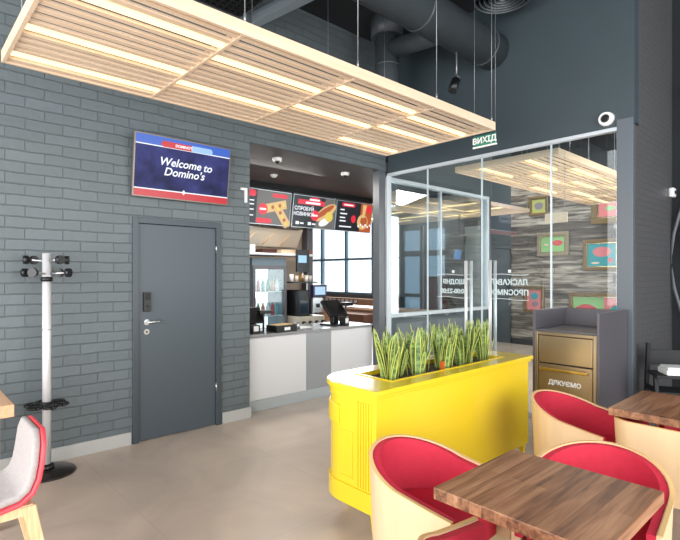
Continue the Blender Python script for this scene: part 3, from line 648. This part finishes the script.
# things behind inner window
struct(box('wall_pale_pier', (-6.15, 9.4, 0), (-5.78, 9.7, 2.62), 'lgrey'), label='pale grey pier standing beyond the inner window')
ks = empty('wall_monitor', (-6.22, 9.3, 2.1), label='black tilted monitor beside the pale pier beyond the inner window', cat='monitor')
mx = Matrix.Rotation(R(12), 4, 'Y')
s = MB().box((-.14, -.05, -.32), (.12, 0, .34)); s.v = [tuple(mx @ Vector(v)) for v in s.v]; s.build('casing', 'black', ks, .005)
s = MB().box((-.08, -.053, -.2), (.1, -.051, .0)); s.v = [tuple(mx @ Vector(v)) for v in s.v]; s.build('display', emis('kiosk_blue', (96, 160, 225), .8), ks)
MB().cyl((0, .0, .3), (0, .0, 2.6), .02).build('pole', 'black', ks)
tag(box('maroon_stand', (-7.2, 9.3, 0), (-6.68, 9.5, 1.52), 'maroon', bevel=.004), 'maroon display stand seen low through the inner window', 'display stand')
o = empty('far_table', (-6.9, 7.2, 0), label='pale wooden table just behind the inner window', cat='table')
box('top', (-1.6, -.3, .86), (1.6, .3, .9), 'ltable', o, .004); box('leg_panel', (-1.5, -.25, 0), (-1.4, .25, .86), 'ltable', o); box('leg_panel', (1.4, -.25, 0), (1.5, .25, .86), 'ltable', o)

# pictures on the plank wall --------------------------------------
AR = dict(green=(134, 186, 120), pink=(214, 120, 124), teal=(40, 150, 160), red=(196, 60, 70), grey=(128, 118, 128), cream=(226, 206, 176), olive=(170, 176, 90))
AM = {k: mat('art_' + k, v, .5) for k, v in AR.items()}
def picture(x0, x1, z0, z1, frm, bg, blobs, label, bg2=None, fw=.075):
    o = empty('framed_picture', ((x0+x1)/2, YB, z0), label=label, cat='picture', group='framed pictures on the plank wall')
    W2 = (x1-x0)/2; hh = z1-z0; names = [bg] + [c for *_, c in blobs] + ([bg2] if bg2 else [])
    b = MB()
    for (ax, az, bx, bz) in ((-W2, 0, W2, fw), (-W2, hh-fw, W2, hh), (-W2, fw, -W2+fw, hh-fw), (W2-fw, fw, W2, hh-fw)): b.box((ax, -.05, az), (bx, 0, bz))
    b.build('frame', frm, o, .012)
    b = MB(); f2 = fw*1.25
    for (ax, az, bx, bz) in ((-W2+fw, fw, W2-fw, f2), (-W2+fw, hh-f2, W2-fw, hh-fw), (-W2+fw, f2, -W2+f2, hh-f2), (W2-f2, f2, W2-fw, hh-f2)): b.box((ax, -.035, az), (bx, -.005, bz))
    b.build('inner_moulding', 'goldbright', o)
    mats = [AM[n] for n in names]; b = MB()
    b.box((-W2+f2, -.012, f2), (W2-f2, -.006, hh-f2), 0)
    if bg2: b.box((0, -.0135, f2), (W2-f2, -.012, hh-f2), len(mats)-1)
    for i, (cx, cz, rx, rz, c) in enumerate(blobs):
        n = 22; b.add([(cx+rx*cos(2*pi*k/n)*(1+.06*sin(5*2*pi*k/n)), -.015-.0005*i, cz+rz*sin(2*pi*k/n)) for k in range(n)], [tuple(range(n))], 1+i)
    b.build('artwork', mats, o)
picture(-5.15, -4.72, 2.84, 3.26, 'frame_gold', 'olive', [(0, .21, .1, .08, 'grey')], 'small square gilt picture with grey oval, uppermost at the left', fw=.05)
picture(-3.85, -2.95, 2.56, 3.3, 'frame_gold', 'pink', [(-.1, .3, .09, .05, 'green'), (.15, .42, .12, .1, 'teal')], 'gilt framed pink picture partly behind the hanging lamp', fw=.11)
picture(-4.97, -4.29, 1.95, 2.46, 'frame_silver', 'green', [(.1, .28, .11, .06, 'red'), (-.14, .25, .05, .02, 'cream')], 'silver-gilt framed green picture with a small red oval')
picture(-4.01, -3.30, 1.64, 2.26, 'frame_gold', 'teal', [(0, .37, .17, .1, 'pink'), (.16, .2, .05, .05, 'red'), (-.12, .15, .08, .02, 'cream')], 'gilt framed teal picture with a pink oval', fw=.07)
picture(-5.27, -4.8, .72, 1.30, 'frame_gold', 'pink', [(0, .37, .09, .08, 'teal'), (.02, .2, .07, .06, 'grey')], 'narrow upright gilt picture low on the left of the plank wall', fw=.06)
picture(-4.29, -2.95, .56, 1.19, 'frame_gold', 'green', [(-.33, .26, .22, .14, 'red'), (.33, .28, .22, .14, 'teal')], 'wide gilt picture of two halves low above the waste cabinet', 'pink', fw=.07)
o = empty('hanging_board', (-2.52, 5.45, 2.13), label='small blank pale wooden board hanging behind the glass front', cat='sign')
MB().box((0, 0, 0), (.25, .012, .11)).build('board', 'lamp', o, .002)
for x in (.03, .22): MB().cyl((x, .006, .11), (x, .006, .77), .002, n=6).build('cord', 'cable', o)

# ---------------------------------------------------------------- coat rack
cr = empty('coat_rack', (-4.385, .905, 0), label='chrome coat stand with black-tipped hooks against the brick wall', cat='coat stand')
MB().lathe([(0, 0), (.205, 0), (.207, .008), (.19, .018), (.08, .035), (.0, .036)], n=48).build('base', 'rubber', cr)
MB().lathe([(.055, .03), (.055, .06), (.035, .075), (.0, .075)], n=24).build('collar', 'black', cr)
b = MB(); b.cyl((0, 0, .04), (0, 0, 1.72), .031, n=28); b.cyl((0, 0, 1.12), (0, 0, 1.124), .0325, n=28, mi=1); b.build('pole', [mat('satin_pole', (214, 214, 216), .3, .25), 'black'], cr)
def tip(b, p, dr):
    p = Vector(p); dr = Vector(dr).normalized(); b.cyl(p, p+dr*.03, .034, .034, 18, 1)
va = Vector((.676, .737, 0)); vb = Vector((.737, -.676, 0))
for zz, angs in ((1.66, (20, 160, 200, 340)), (1.56, (0, 90, 180, 270))):
    for a in angs:
        dv = va*cos(R(a)) + vb*sin(R(a)) * (1 if zz > 1.6 else 1)
        b = MB(); p0 = dv*.02 + Vector((0, 0, zz)); p1 = dv*(.125 if zz > 1.6 else .155) + Vector((0, 0, zz+.008)); b.cyl(p0, p1, .009, n=10); tip(b, p1, dv)
        b.build('hook', ['steel', 'black'], cr)
MB().cyl((0, 0, 1.50), (0, 0, 1.535), .042).build('clamp_ring', 'black', cr)
b = MB(); b.cyl((0, 0, .51), (0, 0, .56), .045)
for a in range(0, 360, 60):
    cx, cy = .105*cos(R(a)), .105*sin(R(a))
    b.tube([(cx+.045*cos(t*pi/6), cy+.045*sin(t*pi/6), .535) for t in range(13)], .011, 8); b.cyl((0, 0, .535), (cx*.6, cy*.6, .535), .012)
b.build('umbrella_holder', 'black', cr)

# ---------------------------------------------------------------- yellow planter
PX1, PX0, PY0, PY1 = -1.965, -2.51, 2.085, 3.95
pl = empty('yellow_planter', (PX1, PY0, 0), label='glossy yellow cabinet planter with a rounded end and short legs', cat='planter')
def outline(off=0, r=.24, inset=0):
    """x from 0 (front face) to -w ; y 0..L ; rounded back left corner"""
    wv, Lv = PX0-PX1, PY1-PY0; pts = [(off, -off), (off, Lv+off), (wv-off, Lv+off)]
    rr = r+off; cx, cy = wv+r, r
    for i in range(13):
        a = pi + (pi/2)*i/12; pts.append((cx+rr*cos(a), cy+rr*sin(a)*1.0))
    return pts
b = MB(); b.prism(outline(), .14, .835); b.build('body', 'yellow', pl, .006)
top = MB(); o2 = outline(.028)
# top slab with an opening for the trough
ox0, ox1, oy0, oy1 = -.415, -.115, .27, 1.62
bm = bmesh.new(); ov_ = [bm.verts.new((x, y, 0)) for x, y in o2]; inn = [bm.verts.new(p) for p in ((ox1, oy0, 0), (ox1, oy1, 0), (ox0, oy1, 0), (ox0, oy0, 0))]
es = [bm.edges.new((ov_[i], ov_[(i+1) % len(ov_)])) for i in range(len(ov_))] + [bm.edges.new((inn[i], inn[(i+1) % 4])) for i in range(4)]
bmesh.ops.triangle_fill(bm, use_beauty=True, edges=es)
gm = bmesh.ops.extrude_face_region(bm, geom=list(bm.faces)); bmesh.ops.translate(bm, verts=[v for v in gm['geom'] if isinstance(v, bmesh.types.BMVert)], vec=(0, 0, .03))
bmesh.ops.recalc_face_normals(bm, faces=bm.faces); me = bpy.data.meshes.new('top'); bm.to_mesh(me); bm.free(); me.materials.append(M['yellow'])
to = bpy.data.objects.new('top', me); C.objects.link(to); to.parent = pl; to.location = (0, 0, .845)
bv = to.modifiers.new('bevel', 'BEVEL'); bv.width = .005; bv.segments = 2; bv.limit_method = 'ANGLE'; bv.angle_limit = R(50)
MB().prism(outline(.014), .825, .846).build('cornice', 'yellow', pl, .004)
# bands and fluting on the end
def strip_on_end(name, z0, z1, off, i0=0, i1=15):
    pts = outline(off)
    path = pts[3:] + [pts[0]]; path = path[i0:i1]; inner = outline(-.01); pin = (inner[3:] + [inner[0]])[i0:i1]
    b = MB(); n = len(path); vs = [(x, y, z) for z in (z0, z1) for x, y in path] + [(x, y, z) for z in (z0, z1) for x, y in pin]; fs = []
    for k in range(n-1):
        fs += [(k, k+1, n+k+1, n+k), (2*n+k, 3*n+k, 3*n+k+1, 2*n+k+1), (n+k, n+k+1, 3*n+k+1, 3*n+k), (k, 2*n+k, 2*n+k+1, k+1)]
    fs += [(0, n, 3*n, 2*n), (n-1, 3*n-1, 4*n-1, 2*n-1)]
    b.add(vs, fs); return b.build(name, 'yellow', pl, .003)
strip_on_end('upper_band', .62, .74, .014, 0, 13); strip_on_end('lower_band', .14, .26, .014)
strip_on_end('cap_band', .79, .83, .008)
b = MB()
for i in range(6): b.box((-.045-i*.022, -.008, .27), (-.033-i*.022, .004, .79))
b.build('fluted_pilaster', 'yellow', pl, .002)
b = MB(); b.box((-.30, -.006, .30), (-.19, .004, .31)).box((-.30, -.006, .58), (-.19, .004, .59)).box((-.2, -.006, .31), (-.19, .004, .58)); b.build('panel_moulding', 'yellow', pl, .002)
for (x, y) in ((-.05, .05), (-.05, 1.85), (-.5, 1.85), (-.46, .22)):
    MB().rings([[(x-r, y-r, z), (x+r, y-r, z), (x+r, y+r, z), (x-r, y+r, z)] for r, z in ((.014, 0), (.024, .14))], sm=False).build('leg', 'yellow', pl, .003)
MB().box((ox0, oy0, .74), (ox0+.004, oy1, .876)).box((ox1-.004, oy0, .74), (ox1, oy1, .876)).box((ox0, oy0, .74), (ox1, oy0+.004, .876)).box((ox0, oy1-.004, .74), (ox1, oy1, .876)).build('trough_liner', 'yellow', pl)
MB().box((ox0+.004, oy0+.004, .836), (ox1-.004, oy1-.004, .85)).build('soil', 'soil', pl)
rim = MB()
for (a, c) in (((ox0-.02, oy0-.02, .875), (ox0, oy1+.02, .88)), ((ox1, oy0-.02, .875), (ox1+.02, oy1+.02, .88)), ((ox0, oy0-.02, .875), (ox1, oy0, .88)), ((ox0, oy1, .875), (ox1, oy1+.02, .88))): rim.box(a, c)
rim.build('trough_rim', 'yellow', pl, .002)
# snake plants
def leaf(b, base, ang, lean, h, wd, tw, curve):
    n = 9; dirv = Vector((cos(ang), sin(ang), 0)); rows = []
    for i in range(n+1):
        t = i/n; zz = h*t*cos(lean*t*.6); out = h*(sin(lean)*t + curve*t*t); a = ang + pi/2 + tw*t
        wv = Vector((cos(a), sin(a), 0)); nv = Vector((cos(a-pi/2), sin(a-pi/2), 0))
        ww = wd*(.55+.9*t-.6*t*t)*(1-t**5)**.8 * (1 if i < n else 0) + (.0006 if i == n else 0)
        c = Vector(base) + dirv*out + Vector((0, 0, zz))
        cup = ww*.35
        rows.append([c - wv*ww + nv*cup*.2, c - wv*ww*.72, c - nv*cup*.6, c + wv*ww*.72, c + wv*ww + nv*cup*.2])
    vs = [tuple(p) for r in rows for p in r]; m = 5
    for i in range(n):
        for j in range(4): 
            pass
    b0 = len(b.v); b.v += vs
    for i in range(n):
        for j in range(4): b.f.append([b0+i*m+j, b0+i*m+j+1, b0+(i+1)*m+j+1, b0+(i+1)*m+j]); b.m.append(1 if j in (0, 3) else 0); b.smooth.append(True)
rows = [(.11 + i*.146, (-.05 if i % 2 else .045)) for i in range(9)]
pnames = ['first', 'second', 'third', 'fourth', 'middle', 'sixth', 'seventh', 'eighth', 'last']
ordn = ['nearest the rounded end of the yellow planter', 'second from the rounded planter end', 'third from the rounded planter end', 'fourth from the rounded planter end', 'middle one of the nine in the yellow planter', 'fourth from the square planter end', 'third from the square planter end', 'second from the square planter end', 'nearest the square far end of the yellow planter']
for i, (yy, xo) in enumerate(rows):
    b = MB(); nl = random.randint(17, 21)
    for k in range(nl):
        a = random.uniform(0, 2*pi); r = random.uniform(0, .075)
        ln = random.uniform(.02, .34); hh = random.uniform(.18, .35)
        leaf(b, (r*cos(a), r*sin(a), -.01), a, ln*(.5 if r < .02 else 1), hh, random.uniform(.019, .03), random.uniform(-.8, .8), random.uniform(0, .12))
    o = b.build('snake_plant', ['leaf', 'leafedge'], loc=(PX1-.265+xo, PY0+oy0+yy-.02, .852))
    s = o.modifiers.new('thickness', 'SOLIDIFY'); s.thickness = .003; s.offset = 0; s.use_rim = True
    tag(o, 'yellow-edged snake plant, ' + ordn[i], 'plant', 'snake plants in the yellow planter')
tag(MB().box((-.02, -.003, 0), (.02, .003, .07)).build('plant_tag', mat('orange_tag', (226, 110, 40), .5), loc=(PX1-.17, PY0+oy0+.62, .85), bevel=.002), 'small orange tag stuck among the snake plants', 'tag')

# ---------------------------------------------------------------- waste cabinet
wc = empty('waste_cabinet', (-2.14, 4.39, 0), label='graphite waste cabinet with bronze front and raised sides by the glass', cat='waste cabinet')
for x in (0, .555): box('side_panel', (x-.005 if x == 0 else x, 0, .03), (x+.02, .68, 1.225), 'cab', wc, .002)
box('back_panel', (.015, .66, .06), (.555, .68, 1.22), 'cab', wc); box('tray_shelf', (.015, .02, 1.035), (.555, .66, 1.055), 'cab', wc, .002)
box('carcass', (.015, .03, .06), (.555, .66, 1.03), 'blackmat', wc)
MB().box((.017, .0, .07), (.045, .03, 1.035)).box((.525, .0, .07), (.553, .03, 1.035)).box((.045, .0, 1.005), (.525, .03, 1.035)).box((.045, 0, .07), (.525, .03, .1)).build('front_frame', 'gold', wc, .003)
box('flap', (.05, .004, .755), (.52, .024, 1.0), 'gold', wc, .006)
dw = box('drawer_front', (.05, .002, .11), (.52, .024, .745), 'gold', wc, .004)
MB().box((.075, -.035, .69), (.49, -.02, .72)).box((.08, -.02, .695), (.1, .003, .715)).box((.465, -.02, .695), (.485, .003, .715)).build('handle', 'goldbright', dw, .006)
text('lettering', 'ДЯКУЄМО', .056, 'white', dw, plane_mx((.285, .0, .585), (1, 0, 0), (0, 0, 1)), bold=.0015)
for x, y in ((.05, .06), (.51, .06), (.05, .6), (.51, .6)): MB().cyl((x, y, 0), (x, y, .06), .018).build('foot', 'black', wc)

# ---------------------------------------------------------------- tables
def table(loc, sx, sy, label, h=.75):
    o = empty('dining_table', loc, label=label, cat='table', group='walnut tables among the red chairs')
    tp = MB().box((-sx/2, -sy/2, h-.045), (sx/2, sy/2, h)).build('tabletop', 'tabletop', o, .004)
    MB().box((-.045, -.045, .012), (.045, .045, h-.06)).build('pedestal', 'blackmat', o, .004)
    MB().box((-.16, -.16, 0), (.16, .16, .012)).build('foot_plate', 'blackmat', o, .003)
    MB().box((-.2, -.03, h-.06), (.2, .03, h-.045)).box((-.03, -.2, h-.06), (.03, .2, h-.045)).build('top_bracket', 'blackmat', o)
    return o
table((-.826, 1.81, 0), .60, .60, 'square dark wood table with knotty staves nearest the viewer')
table((-.44, 3.53, 0), 1.3, .66, 'long dark wood table further back beside the waste cabinet')

# tub chairs ------------------------------------------------------
def chair(loc, deg, label, style='tub'):
    o = empty('tub_chair', loc, R(deg), label=label, cat='chair', group='plywood tub chairs with red upholstery')
    Rr = .285; arm = .285; zb = .27
    if style == 'tub':
        path = [(arm*(1-i/5), Rr, i/5*.35) for i in range(5)]
        path += [(-Rr*sin(pi*i/24), Rr*cos(pi*i/24), .35+.65*sin(pi*i/24)**1.0) for i in range(25)]
        path += [(arm*i/5, -Rr, .35*(1-i/5)) for i in range(1, 6)]
        rim = lambda w_: .56 + .14*(w_**1.15)
        nrm = []
    else:
        rc = .10; path = [(arm*(1-i/5)-.0, Rr, 1) for i in range(5)] ; xb = -Rr
        path += [(xb+rc-rc*sin(pi/2*i/6), Rr-rc+rc*cos(pi/2*i/6), 1) for i in range(7)]
        path += [(xb, (Rr-rc)*(1-2*i/6), 1) for i in range(1, 6)]
        path += [(xb+rc-rc*cos(pi/2*i/6), -Rr+rc-rc*sin(pi/2*i/6), 1) for i in range(7)]
        path += [(arm*i/5, -Rr, 1) for i in range(1, 6)]
        rim = lambda w_: .695
    n = len(path)
    def normal(i):
        a = path[max(i-1, 0)]; c = path[min(i+1, n-1)]; d_ = Vector((c[0]-a[0], c[1]-a[1])).normalized(); return Vector((-d_.y, d_.x)) * 1.0
    def shell(off0, off1, dz, zb_, rimf, taper=.06):
        cols = []
        for i, (x, y, w_) in enumerate(path):
            nv = normal(i);
            if nv.dot(Vector((x-.03, y))) < 0: nv = -nv
            zt = rimf(w_) + dz; col = []
            for (off, zs) in ((off0, [zb_+(zt-zb_)*k/6 for k in range(7)]), (off1, [zb_+(zt-zb_)*k/6 for k in range(6, -1, -1)])):
                for z in zs:
                    s_ = 1 - taper*(1-(z-.25)/.45)
                    col.append(((x+nv.x*off)*s_, (y+nv.y*off)*s_, z))
            cols.append(col)
        b = MB(); b.rings(cols, 0, caps=True, sm=True); return b
    sh_ = shell(.0, .016, 0, zb, rim).build('shell', 'ply', o); sh_.data.shade_smooth(); sh_.modifiers.new('split', 'EDGE_SPLIT').split_angle = R(50)
    up = shell(-.034, -.0005, -.006, .36, rim).build('upholstery', 'red', o); up.modifiers.new('split', 'EDGE_SPLIT').split_angle = R(60)
    # rim edge band of plywood
    b = MB(); rs = []
    for i, (x, y, w_) in enumerate(path):
        nv = normal(i)
        if nv.dot(Vector((x-.03, y))) < 0: nv = -nv
        z = rim(w_); rs.append([(x+nv.x*a_, y+nv.y*a_, z+dz_) for a_, dz_ in ((-.001, -.002), (.017, -.002), (.017, .0015), (-.001, .0015))])
    b.rings(rs, sm=False); b.build('rim_edge', 'plyedge', o)
    def plan(off):
        return [((x if x > 0 else x*(1-off/Rr)) - (off if x > arm*.99 else 0), y*(1-off/Rr)) for x, y, _ in path]
    b = MB(); b.prism([(min(x*.95, .2), y*.95) for x, y in plan(.002)], zb-.0, zb+.02); b.build('seat_base', 'ply', o)
    b = MB(); b.prism([(min(x*.955, .215), y*.955) for x, y in plan(.036)], zb+.02, .425); cu = b.build('seat_cushion', 'red', o, .02, 3)
    for (x, y) in ((.16, .19), (.16, -.19), (-.17, .16), (-.17, -.16)):
        rs = [[(x*s_-r_, y*s_-r_, z), (x*s_+r_, y*s_-r_, z), (x*s_+r_, y*s_+r_, z), (x*s_-r_, y*s_+r_, z)] for s_, r_, z in ((1.12, .013, 0), (1, .021, zb))]
        MB().rings(rs, sm=False).build('leg', 'beech', o, .003)
    return o
chair((-1.445, 1.925, 0), 4, 'red-lined plywood tub chair at the left side of the nearest table, beside the yellow planter')
chair((-.80, 1.49, 0), 92, 'red-lined plywood tub chair at the near edge, cut off by the bottom of the photo')
chair((-.87, 2.40, 0), -84, 'red-lined plywood tub chair pushed under the far side of the nearest table')
chair((-1.385, 3.5, 0), -3, 'red-lined plywood tub chair standing in front of the bronze waste cabinet')
chair((-.775, 3.46, 0), 90, 'plywood chair with straight flat back turned to the viewer at the rear table', 'square')
chair((-.72, 4.15, 0), -90, 'red-lined tub chair on the far side of the rear table, mostly hidden')
# high chair
hc = empty('high_chair', (-1.2, 5.2, 0), R(-60), label='black high chair with a white tray behind the rear table', cat='high chair')
for s_ in (-1, 1):
    MB().rings([[(-.22-.02+x0, s_*.2-.015, z), (-.22+.03+x0, s_*.2-.015, z), (-.22+.03+x0, s_*.2+.015, z), (-.22-.02+x0, s_*.2+.015, z)] for x0, z in ((0, 0), (.12, .92))], sm=False).build('leg', 'blackmat', hc, .003)
    MB().rings([[(.25-.02+x0, s_*.2-.015, z), (.25+.03+x0, s_*.2-.015, z), (.25+.03+x0, s_*.2+.015, z), (.25-.02+x0, s_*.2+.015, z)] for x0, z in ((0, 0), (-.14, .66))], sm=False).build('leg', 'blackmat', hc, .003)
    MB().box((-.14, s_*.2-.012, .5), (.14, s_*.2+.012, .54)).build('armrest', 'blackmat', hc, .003)
box('seat', (-.14, -.185, .5), (.14, .185, .52), 'blackmat', hc, .003)
box('backrest', (-.13, -.185, .72), (-.11, .185, .86), 'blackmat', hc, .003)
box('tray', (-.02, -.23, .66), (.26, .23, .685), 'blackmat', hc, .004)
box('footrest', (.2, -.185, .25), (.26, .185, .27), 'blackmat', hc, .003)
tag(MB().box((-.1, -.16, 0), (.1, .16, .05)).box((-.09, -.15, .05), (.095, .15, .07)).build('folded_cloth', 'white', loc=(-1.13, 5.08, .686), rot=(0, 0, R(-55)), bevel=.012), 'folded white cloths lying on the black high chair tray', 'cloth')

# ---------------------------------------------------------------- left chair and table
lc = empty('upholstered_chair', (-2.87, .28, 0), R(-90), label='grey padded chair with coral edge and pale wooden legs at the left edge', cat='chair')
# local: facing +x (world -y); seat shell of bent section
sec = [(.24, .50), (.18, .495), (.05, .485), (-.08, .487), (-.16, .50), (-.205, .535), (-.228, .59), (-.24, .66), (-.25, .75), (-.256, .81)]
def bent(off0, off1, w0, rtop=.06, mi=0):
    n = len(sec); rs = []
    for i, (x, z) in enumerate(sec):
        a = sec[max(i-1, 0)]; c = sec[min(i+1, n-1)]; d_ = Vector((c[0]-a[0], c[1]-a[1])).normalized(); nv = Vector((-d_.y, d_.x)) * -1
        w_ = w0; 
        if i == n-1: w_ = w0-.07
        elif i == n-2: w_ = w0-.012
        ring = []
        for (off, ys) in ((off0, [-w_ + 2*w_*k/8 for k in range(9)]), (off1, [w_ - 2*w_*k/8 for k in range(9)])):
            for y in ys: ring.append((x+nv.x*off, y, z+nv.y*off))
        rs.append(ring)
    return MB().rings(rs, sm=True)
# nv points to the seated side
o = bent(-.002, -.022, .215).build('shell', 'pink', lc, .006, 2)
o = bent(-.0, .035, .205).build('padding', 'greyfab', lc, .014, 3)
fr_ = MB(); fr_.box((-.22, -.18, .42), (.2, -.155, .47)).box((-.22, .155, .42), (.2, .18, .47)).box((-.22, -.155, .42), (-.195, .155, .47)).box((.175, -.155, .42), (.2, .155, .47)); fr_.build('seat_frame', 'beech', lc, .003)
for (x, y, dx) in ((-.2, -.17, -.1), (-.2, .17, -.1), (.18, -.17, .03), (.18, .17, .03)):
    MB().rings([[(x+a_-r_, y*s_-.018, z), (x+a_+r_, y*s_-.018, z), (x+a_+r_, y*s_+.018, z), (x+a_-r_, y*s_+.018, z)] for a_, s_, r_, z in ((dx, 1.06, .018, 0), (0, 1, .03, .465))], sm=False).build('leg', 'beech', lc, .004)
t = empty('oak_table', (-3.55, .56, 0), label='light oak table corner at the left edge of the photo', cat='table')
box('tabletop', (-.75, -.85, .685), (0, 0, .76), 'ltable', t, .004)
for x in (-.7, -.05):
    for y in (-.8, -.1): box('leg', (x-.03, y-.03, 0), (x+.03, y+.03, .685), 'ltable', t, .003)
